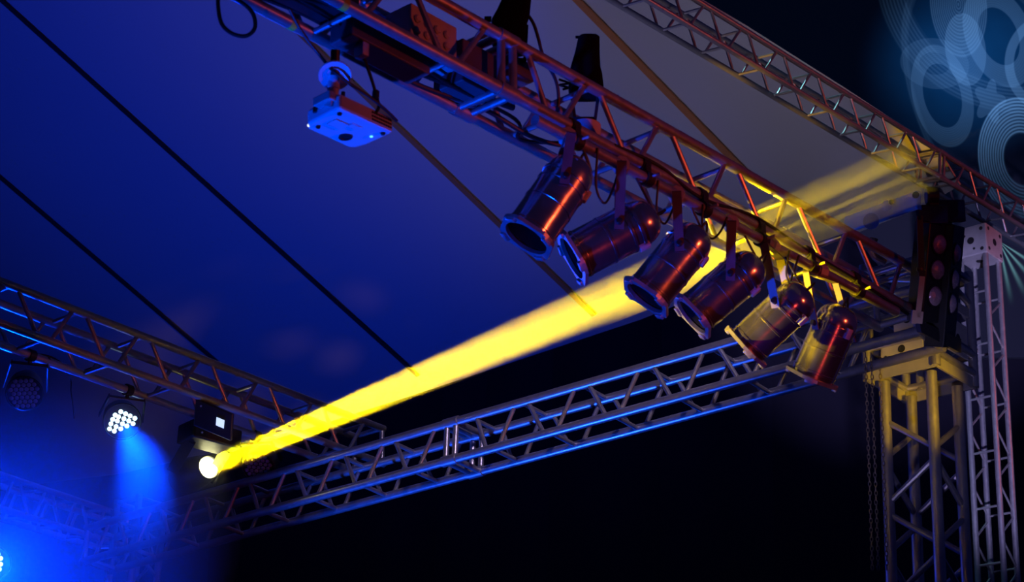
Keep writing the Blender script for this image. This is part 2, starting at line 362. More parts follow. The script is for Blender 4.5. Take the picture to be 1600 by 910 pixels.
# far dim tower bottom left
N3 = P(215, 800, 15.0); N3f = V((N3.x, N3.y, FLOOR)); h3 = PP(208, 770, N3, FW).z - FLOOR
truss('tower', 'dim far tower standing in the blue haze at lower left', None, N3f, Z_, X_, Y_, .24, 0, h3, [h3 - .1 - .5 * i for i in range(9)], [h3 - .35 - .5 * i for i in range(9)], faces=('zig', 'zig', 'zig', 'zig'), ends=(True, True))

# ------------------------------------------------------------------ lamp bar under the main truss
pb = lambda t, dz=-.074, df=-.02: CA(0, 0, t) + upA * dz + offA * df
def t_at(px, fn):                       # parameter where the line crosses that pixel column
    t = 0.0
    for _ in range(25):
        a, b = fn(t), fn(t + .001)
        xa = 800 + F_PX * a.dot(R) / a.dot(FW); xb = 800 + F_PX * b.dot(R) / b.dot(FW)
        t += (px - xa) / ((xb - xa) / .001)
    return t
tb0, tb1 = t_at(836, pb), t_at(1400, pb)
root = thing('lamp_bar', 'long pipe clamped under the near truss with the can lights on it', 'pipe', pb((tb0 + tb1) / 2))
MB().tube(pb(tb0), pb(tb1), .024, 18).build('pipe', ALU, root)
for px in (900, 1010, 1100, 1190, 1268, 1340):
    t = t_at(px, pb); c = pb(t)
    mb = MB().tube(c - axA * .022, c + axA * .022, .034, 16).tube(c - axA * .022 + upA * .074 - offA * -.02, c + axA * .022 + upA * .074 + offA * .02, .034, 16)
    mb.box(c + upA * .037 + offA * .01, axA, offA, upA, .036, .05, .06).build('clamp', BLACKM, root)
    MB().tube(c + offA * -.03 - axA * .0, c + offA * -.075, .007, 8).build('bolt', STEEL, root)

# ------------------------------------------------------------------ can lights
def par_can(label, m0, rearpx, Zm, dZ, pivot_f, diam, clamp_px, yk=STRAP):
    tb = t_at(clamp_px, pb); hang = pb(tb)
    Zp = hang.dot(FW) + Zm
    a = P(*m0, Zp - dZ / 2); b = P(*rearpx, Zp + dZ / 2); ax = (b - a).normalized(); L = (b - a).length
    r = diam / 2
    root = thing('can_light', label, 'stage light', a.lerp(b, .5), 'chrome can lights on the pipe')
    prof_o = [(0, r), (.02, r), (.022, r * 1.03), (.03, r * 1.03), (.032, r), (L * .36, r), (L * .365, r * 1.025), (L * .385, r * 1.025), (L * .39, r), (L * .60, r), (L * .605, r * 1.03), (L * .63, r * 1.03), (L * .635, r * .99),
              (L * .70, r * .99), (L * .705, r * 1.04), (L * .735, r * 1.04), (L * .74, r * .97)]
    inner = [(L * .72, r * .9), (.0, r * .965)]
    MB().lathe(a, ax, inner[:1] + inner[1:] + prof_o, 40, cap=False).build('barrel', CHROME, root)
    MB().lathe(a, ax, [(L * .74, r * .965), (L * .80, r * .96), (L * .86, r * .90), (L * .92, r * .78), (L * .965, r * .58), (L * .99, r * .34), (L, r * .12)], 40).build('rear_cap', CHROME, root)
    MB().lathe(a, ax, [(L * .70, r * .88), (L * .715, r * .6), (L * .73, r * .2)], 32).build('lamp', mat_lens, root)
    # inside black sleeve
    MB().lathe(a, ax, [(L * .70, r * .93), (.008, r * .93), (.008, r * .945), (L * .70, r * .945)], 32, cap=False).build('inner_sleeve', BLACKM, root)
    # gel frame: square plate with clipped corners and round opening
    x = (V((0, 0, 1)) - ax * ax.z).normalized(); y = ax.cross(x); n = 32; R0 = r * 1.30
    def rad8(th, lim):
        k_ = max(abs(math.cos(th)), abs(math.sin(th))); k2 = max(abs(math.cos(th - math.pi / 4)), abs(math.sin(th - math.pi / 4)))
        return min(lim / k_, lim * 1.12 / k2)
    rings = []
    for (hgt, kind) in ((-.016, 'o'), (0.0, 'o'), (0.0, 'i'), (-.016, 'i'), (-.016, 'o')):
        rings.append([a + ax * hgt + (x * math.cos(2 * math.pi * (i + .5) / n) + y * math.sin(2 * math.pi * (i + .5) / n)) * (r * .93 if kind == 'i' else rad8(2 * math.pi * (i + .5) / n, r * 1.12)) for i in range(n)])
    gf = MB().rings(rings, False).build('gel_frame', ALU, root, smooth=False)
    for th in (.25, .75, 1.25, 1.75):
        t_ = th * math.pi; c = a + (x * math.cos(t_) + y * math.sin(t_)) * r * 1.13
        MB().box(c - ax * .012, x * math.cos(t_) + y * math.sin(t_), -x * math.sin(t_) + y * math.cos(t_), ax, .022, .045, .03).build('clip', ALU, gf, bevel=.003)
    # yoke
    piv = a + ax * (L * pivot_f); px_ = ax.cross(V((0, 0, 1))).normalized()
    if px_.dot(FW) > 0: px_ = -px_
    toph = hang - upA * .03
    w_ = r + .018; mb = MB()
    for s_ in (1, -1):
        p1 = piv + px_ * (w_ * s_); p2 = V((toph.x, toph.y, toph.z)) + px_ * (w_ * s_ * .80)
        mb.bar(p1 - (p2 - p1).normalized() * .03, p2, ax.cross(px_) if False else (p2 - p1).cross(px_), .040, .006)
    mb.bar(toph + px_ * (w_ * .83), toph - px_ * (w_ * .83), (toph - piv).cross(px_), .040, .006)
    yo = mb.build('yoke', yk, root, smooth=False)
    for s_ in (1, -1):
        p1 = piv + px_ * (w_ * s_)
        MB().lathe(p1 - px_ * (s_ * .012), px_ * s_, [(0, .013), (.03, .013), (.032, .011)], 10).build('knob', BLACKM, yo)
    MB().lathe(hang, px_, [(-.022, .036), (.022, .036)], 8).tube(hang, toph, .012, 10).build('hook_clamp', STEEL, root)
    # rear bracket and clips on the barrel
    MB().box(b - ax * (L * .30) + (px_.cross(ax)) * (-r * 1.02), ax, px_, px_.cross(ax), .05, .03, .02).build('lamp_clip', STEEL, root, bevel=.003)
    # lead
    q0 = b - ax * .01; q1 = hang + axA * .10 - upA * .02
    MB().path([q0, q0 + ax * .05, q0.lerp(q1, .5) + V((0, 0, -.05)) + axA * .07, q1], .0055, 8, 8).build('lead', RUBBER, root)
    return root
mat_lens = mat('dark_lamp_glass', (0.03, 0.03, 0.05), 0.3, 0.3)
par_can('first chrome can light from the left, mouth open and edged in blue', (825, 368), (906, 252), -.02, .16, .62, .205, 886)
par_can('second chrome can light from the left, tilted nearly flat', (898, 401), (1026, 335), .02, .07, .53, .205, 970)
par_can('third chrome can light from the left, hiding part of the beam', (1011, 462), (1095, 358), .00, .10, .60, .200, 1057)
par_can('fourth chrome can light from the left, mouth over the dark gap', (1084, 492), (1186, 406), .02, .08, .55, .198, 1142)
par_can('fifth chrome can light from the left, blue barrel with yellow frame', (1168, 540), (1262, 452), .03, -.05, .62, .200, 1206)
par_can('rightmost chrome can light, hanging steepest and half yellow', (1270, 588), (1318, 478), .02, -.04, .66, .205, 1282)

# ------------------------------------------------------------------ moving heads standing in the truss
def moving_head(label, sil, Z, depth, base_px):
    # sil: list of (y, xleft, xright) from the top down
    root = thing('moving_head_light', label, 'stage light', P(*base_px, Z), 'black moving heads above the near truss')
    rings = []
    for y, xl, xr in sil:
        c = P((xl + xr) / 2, y, Z); hw = (xr - xl) / 2 / F_PX * Z
        rings.append([c + R * (hw * math.copysign(abs(math.cos(a)) ** .55, math.cos(a))) + V((FW.x, FW.y, 0)).normalized() * (depth * hw * math.copysign(abs(math.sin(a)) ** .55, math.sin(a))) for a in [2 * math.pi * i / 24 for i in range(24)]])
    MB().rings(rings).build('head', BLACK, root)
    return root
Zm2 = CA(1, 1, -.35).dot(FW) + .04
r2_ = moving_head('black moving head pointing up in the gap, right of the larger one', [(58, 906, 934), (61, 903, 937), (84, 898, 937), (108, 891, 938), (120, 889, 941), (138, 888, 943), (150, 890, 940)], Zm2, .8, (915, 205))
hu = V((0, 0, 1))
for dx in (-4, 9, 20, 27):
    MB().tube(P(906 + dx, 60, Zm2), P(906 + dx, 56, Zm2), .008, 8).build('lens_screw', BLACK, r2_)
mb = MB()
for s_ in (-1, 1): mb.bar(P(914 + s_ * 22, 140, Zm2 - .02 * s_), P(914 + s_ * 16, 186, Zm2 - .02 * s_), FW, .06, .012)
mb.bar(P(896, 186, Zm2), P(932, 186, Zm2), FW, .07, .014); mb.build('yoke', BLACKM, r2_, smooth=False)
MB().lathe(P(915, 206, Zm2), hu, [(-.035, .055), (-.03, .065), (.03, .065), (.04, .05)], 20).build('base', WHITE, r2_)
Zm1 = CA(1, 1, -.8).dot(FW) + .05
r1_ = moving_head('black moving head cut by the top edge, larger one on the left', [(-40, 789, 828), (0, 785, 830), (20, 776, 828), (34, 768, 824), (48, 768, 823), (62, 768, 822), (80, 772, 821)], Zm1, .8, (798, 140))
MB().tube(P(768, 30, Zm1), P(757, 30, Zm1), .012, 12).build('knob', BLACK, r1_)
mb = MB()
mb.bar(P(823, 40, Zm1), P(820, 95, Zm1), FW, .06, .014); mb.bar(P(772, 50, Zm1), P(778, 95, Zm1), FW, .06, .014); mb.bar(P(776, 95, Zm1), P(822, 95, Zm1), FW, .07, .016); mb.build('yoke', BLACK, r1_, smooth=False)
MB().box(P(798, 112, Zm1), axA, offA, upA, .16, .12, .08).build('base', BOXM, r1_, bevel=.008)

# ------------------------------------------------------------------ boxes in the truss
def rack_box(label, t, sx_, sy_, sz_, j, i, m, holes=True, nm='power_box'):
    c = CA(i, j, t)
    root = thing(nm, label, 'equipment box', c, 'boxes carried inside the near truss')
    MB().box(c, axA, offA, upA, sx_, sy_, sz_).build('case', m, root, smooth=False, bevel=.006)
    if holes:
        fc = c - offA * (sy_ / 2 + .002)
        for a in range(int(sx_ / .055)):
            for b in range(int(sz_ / .05)):
                p = fc + axA * ((a + .5) * .055 - sx_ / 2 + .006) + upA * ((b + .5) * .05 - sz_ / 2 + .004)
                MB().lathe(p, -offA, [(-.004, .015), (.003, .018), (.009, .012)], 12).build('vent_cap', STEEL, root)
    MB().bar(c + upA * (sz_ / 2) - axA * .06, c + upA * (sz_ / 2 + .03) - axA * .06, axA, .02, .01).bar(c + upA * (sz_ / 2) + axA * .06, c + upA * (sz_ / 2 + .03) + axA * .06, axA, .02, .01).bar(c + upA * (sz_ / 2 + .03) - axA * .07, c + upA * (sz_ / 2 + .03) + axA * .07, offA, .02, .008).build('handle', BLACKM, root, smooth=False)
    return root
rack_box('perforated box in the near truss beside the left moving head', -1.20, .26, .14, .19, .52, .55, STEEL)
rack_box('dark box low in the near truss below the perforated box', -1.42, .42, .12, .10, .02, .55, BOXM, False)
rack_box('dark box inside the near truss at its bolted joint', -.93, .20, .16, .19, .42, .62, BOXM, False)
rack_box('black box high in the near truss at the top edge', -1.85, .45, .16, .17, .45, .5, BLACKM, False)
# cables lying in the truss
def cable(label, pts, r=.007, group=None):
    return tag(MB().path(pts, r, 8, 8).build('cable', RUBBER), label, 'cable', group)
cable('thick black cable lying along the inside of the near truss', [CA(.55, .06, -3.0), CA(.7, .08, -2.3), CA(.5, .10, -1.8), CA(.75, .06, -1.4), CA(.6, .08, -1.0), CA(.4, .1, -.7)], .014)
cable('black cable sagging along the rear bottom chord of the near truss', [CA(.85, .16, -2.9), CA(.95, .06, -2.2), CA(.8, .12, -1.7), CA(.9, -.02, -1.2), CA(.75, .06, -.8), CA(.6, -.1, -.5), CA(.3, .02, -.2)], .010)
cable('black cable looping above the projector inside the near truss', [CA(.3, .1, -2.6), CA(.45, .02, -2.0), CA(.3, .16, -1.6), CA(.5, .0, -1.1), CA(.65, .1, -.62), CA(.8, -.12, -.55), CA(.5, .02, -.35)], .008)
cable('black cable taped along the lower front chord of the near truss', [CA(-.08, .02, -.2), CA(-.1, .08, .1), CA(-.08, -.1, .4), CA(-.1, .1, .8), CA(-.08, .0, 1.2), CA(-.1, -.1, 1.7), CA(-.06, -.2, 2.1)], .008)
ZL = CA(1, 0, -2.3).dot(FW)
cable('black cable loop hanging at the top left of the near truss', [P(341, -20, ZL), P(341, 12, ZL), P(347, 38, ZL), P(364, 53, ZL), P(385, 56, ZL), P(398, 44, ZL), P(397, 26, ZL), P(388, 12, ZL), P(372, 0, ZL), P(360, -14, ZL)], .0075)
Zh = Zm1
cable('thin black lead hanging from the left moving head', [P(824, 22, Zh), P(834, 38, Zh), P(841, 60, Zh), P(846, 80, Zh), P(852, 96, Zh), P(866, 120, Zh), P(872, 142, Zh), P(872, 168, Zh), P(866, 184, Zh)], .007)
cable('short grey tie hooked beside the right moving head', [P(873, 124, Zm2), P(888, 130, Zm2), P(874, 133, Zm2), P(888, 137, Zm2), P(879, 140, Zm2)], .005)
for i, (x0, x1, dy) in enumerate(((925, 962, 70), (1020, 1052, 55), (1090, 1128, 40), (1225, 1240, 45))):
    z = pb(t_at(x0, pb)).dot(FW) - .02; ya = [0]
    a = pb(t_at(x0, pb)); b = pb(t_at(x1, pb))
    cable(['thin lead drooping between the first and second can lights', 'thin lead drooping between the second and third can lights', 'thin lead drooping between the third and fourth can lights', 'thin lead drooping behind the fifth can light'][i],
          [a - offA * .03, a.lerp(b, .2) + V((0, 0, -dy * .0022)), a.lerp(b, .55) + V((0, 0, -dy * .003)), a.lerp(b, .9) + V((0, 0, -dy * .0018)), b - offA * .03], .005)
for i, (tt, ii, jj, lb) in enumerate(((-1.75, 0, 0, 'strip of yellow tape on the front lower chord above the projector'), (-1.78, 1, 0, 'strip of yellow tape on the rear lower chord by the projector pole'))):
    c = CA(ii, jj, tt)
    tag(MB().lathe(c - axA * .014, axA, [(0, .0262), (.028, .0262)], 18).build('tape', TAPE), lb, 'tape')

# ------------------------------------------------------------------ projector
ZP = CA(1, 0, -1.85).dot(FW) + .0
root = thing('projector', 'white projector hanging under the near truss, lit blue below', 'projector', P(548, 195, ZP))
A0, B0 = P(476.7, 195.4, ZP + .06), P(530, 169, ZP - .05)
pxl = P(614.6, 207.7, ZP + .15); hx = (pxl - B0); Lx = hx.length; hx.normalize()
hy = (A0 - B0); Ly = hy.length; hy = (hy - hx * hy.dot(hx)); hy.normalize(); hz = hx.cross(hy); hz = -hz if hz.z < 0 else hz
HT = .062
def pj(a, b, c=0): return B0 + hx * (Lx * a) + hy * (Ly * b) + hz * c
bot = [pj(0, 0), pj(.04, -.02), pj(.96, -.02), pj(1, .02), pj(1.0, .70), pj(.95, 1.06), pj(.86, 1.12), pj(.12, 1.10), pj(.02, .92)]
MB().prism(bot, hz * HT).build('housing', WHITE, root, smooth=False, bevel=.010)
mb = MB()
for i in range(9):
    for j in range(3): mb.box(pj(.60 + i * .042, -.025, .014 + j * .015), hx, hy, hz, .008, .003, .008)
mb.build('vent_grille', BLACKM, root, smooth=False)
MB().lathe(pj(.62, .80, -.001), -hz, [(0, .026), (.004, .026), (.004, .018), (-.004, .016)], 24).build('lens_port', BLACKM, root)
MB().lathe(pj(.86, .42, -.001), -hz, [(0, .006), (.003, .005)], 12).build('status_light', DOT, root)
MB().lathe(pj(.08, 1.01, .006), hy, [(0, .006), (.003, .005)], 12).build('front_status_light', DOTW, root)
MB().box(pj(.3, .5, -.002), hx, hy, hz, .07, .05, .003).box(pj(.5, .35, -.002), hx, hy, hz, .05, .03, .003).build('bottom_cover', WHITE, root, smooth=False)
for q in ((.1, .15), (.9, .15), (.15, .85)): MB().lathe(pj(*q), -hz, [(0, .009), (.008, .008)], 12).build('foot', BLACKM, root)
mt = pj(.05, .25, HT)
top = P(524, 78, ZP); disc = P(523, 118, ZP)
MB().tube(top, disc, .017, 16).build('pole', BLACKM, root)
MB().lathe(disc + V((0, 0, .012)), V((-.35, -.45, -.9)), [(0, .02), (.004, .055), (.020, .062), (.024, .060), (.010, .018)], 28).build('ceiling_plate', WHITE, root)
MB().tube(disc, P(521, 150, ZP), .019, 16).lathe(P(521, 135, ZP), V((0, 0, 1)), [(-.012, .023), (.012, .023)], 16).build('drop_tube', WHITE, root)
MB().box(P(517, 160, ZP + .02), hx, hy, hz, .10, .09, .035).bar(P(521, 150, ZP), P(519, 168, ZP), hx, .05, .04).build('bracket', ALU2, root, smooth=False, bevel=.004)
MB().lathe(P(492, 172, ZP + .04), V((0, 0, 1)), [(-.01, .008), (.01, .008)], 10).lathe(P(536, 148, ZP + .04), V((0, 0, 1)), [(-.01, .008), (.01, .008)], 10).build('bracket_knob', BLACKM, root)
cable('long black lead running down to the back of the projector', [P(452, 14, ZP - .1), P(472, 50, ZP - .05), P(500, 87, ZP), P(522, 112, ZP - .03), P(548, 132, ZP), P(582, 155, ZP + .06), P(606, 175, ZP + .12), P(620, 189, ZP + .16)], .0062)
cable('black power lead hanging from the truss to the projector', [P(567, 86, ZP + .1), P(575, 108, ZP + .1), P(584, 135, ZP + .1), P(587, 150, ZP + .1), P(592, 165, ZP + .1), P(586, 178, ZP + .1), P(578, 184, ZP + .09)], .0062)
z_ = ZP + .1
tag(MB().lathe(P(587, 149, z_), V((0, 0, 1)), [(-.022, .008), (-.018, .014), (.016, .014), (.022, .007)], 14).build('cable_connector', BLACKM), 'black plug connector midway on the projector power lead', 'connector')
tag(MB().box(P(565, 76, z_), axA, offA, upA, .035, .05, .075).build('beam_clamp', ALU2, bevel=.006), 'small metal clamp on the rear chord above the projector lead', 'clamp')

# ------------------------------------------------------------------ sleeve block on the wide tower
s1 = .42
NB = N1 - X_ * .07 - Y_ * .07
def SB(a, b, px_y): return V((NB.x, NB.y, 0)) + X_ * a + Y_ * b + V((0, 0, px_y))
zt = PP(1440, 322, NB, FW).z; zb = PP(1465, 545, NB, FW).z; zm = PP(1440, 405, NB, FW).z; zl = PP(1445, 500, NB, FW).z
root = thing('sleeve_block', 'square sleeve block of bars and plates on top of the wide tower', 'truss block', SB(.2, .2, zb))
for a, b in ((0, 0), (s1, 0), (0, s1), (s1, s1)):
    MB().tube(SB(a, b, zb), SB(a, b, zt), .026, 16).build('post', ALU, root)
for a, b in ((.07, s1 + .02), (s1, s1 - .09)): MB().tube(SB(a, b, zb + .05), SB(a, b, zt - .1), .022, 14).build('guide_post', ALU, root)
for z in (zt - .05, zl + .05, zl - .06):
    mb = MB()
    for (a, b, c, d) in ((0, 0, 0, s1), (0, 0, s1, 0), (s1, 0, s1, s1), (0, s1, s1, s1)): mb.tube(SB(a, b, z), SB(c, d, z), .024, 14)
    mb.build('ring_frame', ALU, root)
for (a, b, c, d) in ((0, 0, 0, s1), (0, 0, s1, 0), (s1, 0, s1, s1), (0, s1, s1, s1)):
    p, q = SB(a, b, zb + .03), SB(c, d, zb + .03); MB().bar(p, q, (q - p).cross(Z_), .012, .075).build('skirt_plate', ALU2, root, smooth=False)
    p, q = SB(a, b, zm), SB(c, d, zm); MB().bar(p, q, (q - p).cross(Z_), .010, .055).build('band_plate', ALU2, root, smooth=False)
MB().tube(SB(0, s1, zt - .08), SB(0, 0, zm + .06), .018, 12).build('brace', ALU, root)
MB().tube(SB(0, 0, zt - .08), SB(s1, 0, zm + .06), .018, 12).build('brace', ALU, root)
def plate(c, n, u, w_, h_, th, holes, m, root, name='side_plate'):
    n = V(n).normalized(); u = V(u).normalized(); v = n.cross(u); c = V(c)
    pl = MB().box(c, u, v, n, w_, h_, th).build(name, m, root, smooth=False, bevel=.004)
    for (a, b, r) in holes:
        MB().lathe(c + u * (a * w_) + v * (b * h_) + n * (th / 2 - .001), n, [(0, r), (.003, r), (.003, r * .55), (.0015, r * .5)], 18).build('bolt', BLACKM, pl)
plate(SB(0, .16, (zl + zm) / 2 + .02), -X_, Y_, .17, .14, .012, ((0, 0, .026), (-.35, .3, .01), (.35, -.3, .01)), STEEL, root)
plate(SB(0, .20, zl - .0), -X_, Y_, .26, .12, .012, ((.0, 0, .022), (-.38, .25, .01), (.38, .25, .01)), STEEL, root)
plate(SB(.25, 0, zl + .1), -Y_, X_, .22, .2, .012, ((0, 0, .022), (-.35, .3, .01), (.35, -.3, .01)), STEEL, root)
# head plate with bolts above
root = thing('hoist_mount', 'grey mounting plate with bolts above the sleeve block, under the upper truss', 'hoist mount', SB(.1, .1, zt))
mb = MB(); a_, b_2 = P(1322, 352, 12.2), P(1436, 312, 11.2)
mb.bar(a_, b_2, Z_, .10, .03); mb.build('head_plate', ALU2, root, smooth=False, bevel=.008)
for (x, y, r) in ((1360, 346, .045), (1385, 322, .03), (1392, 316, .014), (1430, 305, .018)):
    MB().lathe(P(x, y, 11.65 - (x - 1360) * .008), -FW, [(0, r), (.02, r), (.022, r * .5)], 20).build('bolt', ALU2 if r > .02 else BLACKM, root)
MB().path([P(1366, 372, 11.5), P(1362, 388, 11.5), P(1368, 402, 11.5), P(1384, 410, 11.5)], .022, 10).build('hook', mat('orange_steel', (.55, .18, .05), .1, .5), root)

# ------------------------------------------------------------------ corner block over slim tower
root = thing('corner_block', 'white corner block with round holes joining slim tower and upper truss', 'truss block', CU(0, 0, h2))
zc0 = T2top; zc1 = PP(1538, 318, N2, FW).z; hc = zc1 - zc0; cc = CU(.5, .5, h2 + hc / 2)
plate(cc - X_ * .15, -X_, Y_, .30, hc, .012, ((0, 0, .034), (-.36, .36, .018), (.36, .34, .018), (.36, -.34, .022), (-.36, -.34, .018), (-.1, .3, .012), (.2, -.2, .012)), STEEL, root, 'side_plate')
plate(cc - Y_ * .15, -Y_, X_, .30, hc, .012, ((-.36, .36, .018), (.36, .34, .018), (.36, -.34, .018), (-.36, -.34, .018), (0, 0, .034)), STEEL, root, 'side_plate')
plate(cc + X_ * .15, X_, Y_, .30, hc, .012, (), STEEL, root, 'side_plate'); plate(cc + Y_ * .15, Y_, X_, .30, hc, .012, (), STEEL, root, 'side_plate')
plate(cc - Z_ * hc / 2, -Z_, X_, .30, .30, .012, ((0, 0, .034),), STEEL, root, 'bottom_plate')

# ------------------------------------------------------------------ blinder lamp
ZB = 10.3
root = thing('blinder_light', 'black six lamp blinder with a yellow lit yoke by the wide tower', 'stage light', P(1470, 430, ZB))
dn = (P(1460, 463, ZB) - P(1467, 382, ZB)).normalized()
def panel(cx, top, botm, wpx, turn, lens, dz):
    # a slab turned about its long axis
    c = (P(cx + 3, top, ZB + dz) + P(cx - 6, botm, ZB + dz)) / 2; hgt = (P(cx + 3, top, ZB) - P(cx - 6, botm, ZB)).length
    s = (R * math.cos(turn) + FW * math.sin(turn)); s = (s - dn * s.dot(dn)).normalized(); nn = dn.cross(s).normalized()
    if nn.dot(FW) > 0: nn = -nn
    wd = wpx / F_PX * ZB / max(.2, math.cos(turn))
    MB().box(c - nn * .05, s, dn, nn, wd, hgt, .10).build('housing', BLACKM, root, smooth=False, bevel=.006)
    for (lx, ly) in lens:
        lc = PP(lx, ly, c, nn)
        lr_ = MB().lathe(lc, nn, [(-.02, .030), (.0, .054), (.006, .056), (.007, .050)], 28).build('lens_ring', BLACKM, root)
        MB().lathe(lc, nn, [(.003, .050), (.012, .044), (.022, .030), (.027, .012)], 28).build('lamp', LENSR, lr_)
panel(1466, 345, 505, 42, .65, ((1467, 382), (1464, 422), (1460, 463)), 0)
panel(1493, 352, 545, 30, 1.10, ((1493, 397), (1490, 437), (1486, 475)), .10)
MB().prism([P(1436, 500, ZB - .05), P(1502, 530, ZB + .1), P(1502, 552, ZB + .1), P(1440, 520, ZB - .05)], FW * .12).build('bottom_tray', BLACKM, root, smooth=False)
YEL = mat('yoke_steel', (.55, .50, .40), .2, .4)
MB().bar(P(1441, 432, ZB - .12), P(1434, 496, ZB - .12), R, .026, .010).bar(P(1429, 485, ZB - .12), P(1427, 506, ZB - .12), R, .024, .03).bar(P(1438, 487, ZB - .12), P(1436, 506, ZB - .12), R, .03, .01).build('yoke', YEL, root, smooth=False)
MB().bar(P(1437, 338, ZB - .10), P(1440, 432, ZB - .12), R, .030, .010).bar(P(1434, 336, ZB - .1), P(1470, 345, ZB), Z_, .05, .02).build('yoke', BLACKM, root, smooth=False)
MB().lathe(P(1436, 421, ZB - .12), -FW, [(0, .014), (.02, .014), (.022, .008)], 14).build('knob', BLACKM, root)
MB().box(P(1458, 335, ZB), R, Z_, FW, .13, .10, .1).box(P(1480, 330, ZB + .05), R, Z_, FW, .16, .12, .1).lathe(P(1456, 306, ZB), R, [(-.03, .045), (.03, .045)], 18).bar(P(1456, 312, ZB), P(1462, 335, ZB), R, .05, .05).build('clamp', BLACKM, root, smooth=False, bevel=.006)

# ------------------------------------------------------------------ hoist chains
def chain(px0, px1, Z, label, dx=0):
    a = P(px0, 552, Z); bb = P(px1, 930, Z); b = V((a.x, a.y, bb.z)); L = (a - b).length; n = int(L / .024); mb = MB()
    for i in range(n):
        c = a.lerp(b, (i + .5) / n); z = V((0, 0, 1)); x = (R if i % 2 else hf); x = V((x.x, x.y, 0)).normalized(); c = c + V((math.sin(i * 1.3), math.cos(i * 2.1), 0)) * .001
        pts = [c + z * (.017 * math.sin(t)) * .9 + x * (.0070 * math.cos(t)) for t in [2 * math.pi * q / 10 for q in range(10)]]
        rs = []
        for q in range(10):
            t = (pts[(q + 1) % 10] - pts[q - 1]).normalized(); y = x.cross(z); nrm = t.cross(y)
            rs.append([pts[q] + (y * math.cos(u) + nrm * math.sin(u)) * .0026 for u in [2 * math.pi * w2 / 5 for w2 in range(5)]])
        rs.append(rs[0]); mb.rings(rs, False)
    o = mb.build('hoist_chain', CHAINM); o.location.x += dx
    return tag(o, label, 'chain', 'hoist chains beside the wide tower')
chain(1352, 1358, 10.9, 'leftmost of the hoist chains hanging left of the wide tower')
chain(1361, 1366, 10.95, 'middle hoist chain, close beside the leftmost one')
chain(1374, 1380, 11.1, 'lone thin hoist chain nearest to the wide tower')

# ------------------------------------------------------------------ fixtures on the left truss
def led_par(label, c, n, r, pos=None, lit=False, up_to=None, rows=5, nm='led_light'):
    n = V(n).normalized(); root = thing(nm, label, 'stage light', c, 'round LED lamps on the left truss')
    MB().lathe(c, n, [(-.20, r * .55), (-.19, r * .75), (-.12, r * .98), (-.02, r * 1.08), (.0, r * 1.10), (.006, r * 1.04), (-.002, r)], 36).build('housing', BLACKM, root)
    x = n.orthogonal().normalized() if abs(n.z) > .9 else (Z_ - n * n.z).normalized(); y = n.cross(x)
    x = (R - n * n.dot(R)).normalized(); y = n.cross(x)
    if pos is None:
        pos = []; st = r * .30; k_ = 0
        for a in range(-4, 5):
            for b in range(-4, 5):
                p = x * (st * (b + (a % 2) * .5)) + y * (st * .866 * a)
                if p.length < r * .90: pos.append(c + p)
        lr = st * .44
    else: pos = [PP(px, py, c, n) for px, py in pos]; lr = 3.5 / F_PX * c.dot(FW)
    for p in pos: MB().lathe(p, n, [(0, lr), (.004, lr), (.009, lr * .7), (.011, lr * .3)], 12).build('led_lamp', LEDON if lit else LEDDIM, root)
    side = n.cross(Z_).normalized(); mb = MB()
    if up_to is not None:
        for s_ in (1, -1):
            mb.bar(c - n * .09 + side * s_ * (r * 1.1 + .015), up_to + side * s_ * (r * 1.0) - Z_ * .05, n, .03, .006)
        mb.bar(up_to + side * (r * 1.02) - Z_ * .05, up_to - side * (r * 1.02) - Z_ * .05, n, .03, .006)
        mb.tube(up_to - Z_ * .05, up_to, .012, 8); mb.build('yoke', BLACKM, root, smooth=False)
        MB().lathe(up_to, axE, [(-.02, .036), (.02, .036)], 12).build('hook_clamp', BLACKM, root)
    return root
ZE = 12.45
led_px = [(190 + (x - 470) / 11.38 * 1.0, 659 + (y - 450) / 11.38) for x, y in ((455, 275), (540, 312), (620, 350), (705, 392), (355, 335), (415, 365), (510, 400), (598, 438), (672, 487), (310, 412), (395, 440), (485, 490), (565, 530), (280, 492), (372, 540), (455, 580), (255, 580), (340, 620))]
tE = lambda px: CE(1, 0, t_at(px, lambda t: CE(1, 0, t)))
bdir = (P(268, 830, 11.4) - P(191, 659, ZE))
cL = P(191, 659, ZE)
led_par('lit LED lamp with a cluster of blue white spots under the left truss', cL, (bdir.normalized() * .55 - FW * .62 + R * .1), .105, led_px, True, tE(200))
led_par('unlit round LED lamp with a dim blue face, farthest left', P(38, 615, 12.2), -FW + U * -.35 + R * .15, .100, None, False, tE(48))
led_par('unlit round LED lamp right of the yellow beam lamp', P(404, 731, 13.5), -FW * .9 + U * -.45 - R * .2, .105, None, False, tE(400))
c0 = P(-9, 882, 13.0)
led_par('lit LED lamp cut off by the left edge near the bottom', c0, -FW + R * .5 - U * .2, .10, [(-3, 866), (1, 873), (-6, 876), (1, 882), (-5, 886), (-1, 890), (-8, 893), (-12, 880)], True, None)
# thin bright cable under the left truss
cable('thin cable hanging beneath the left truss between two lamps', [CE(.8, 0, -.42), P(108, 588, 12.3), P(111, 612, 12.3), P(114, 632, 12.3), P(116, 655, 12.3)], .004)
cable('blue lit cable sagging along under the left truss', [P(10, 540, 12.1), P(40, 552, 12.1), P(80, 560, 12.2), P(118, 583, 12.2), P(140, 578, 12.3), P(165, 570, 12.3)], .012)

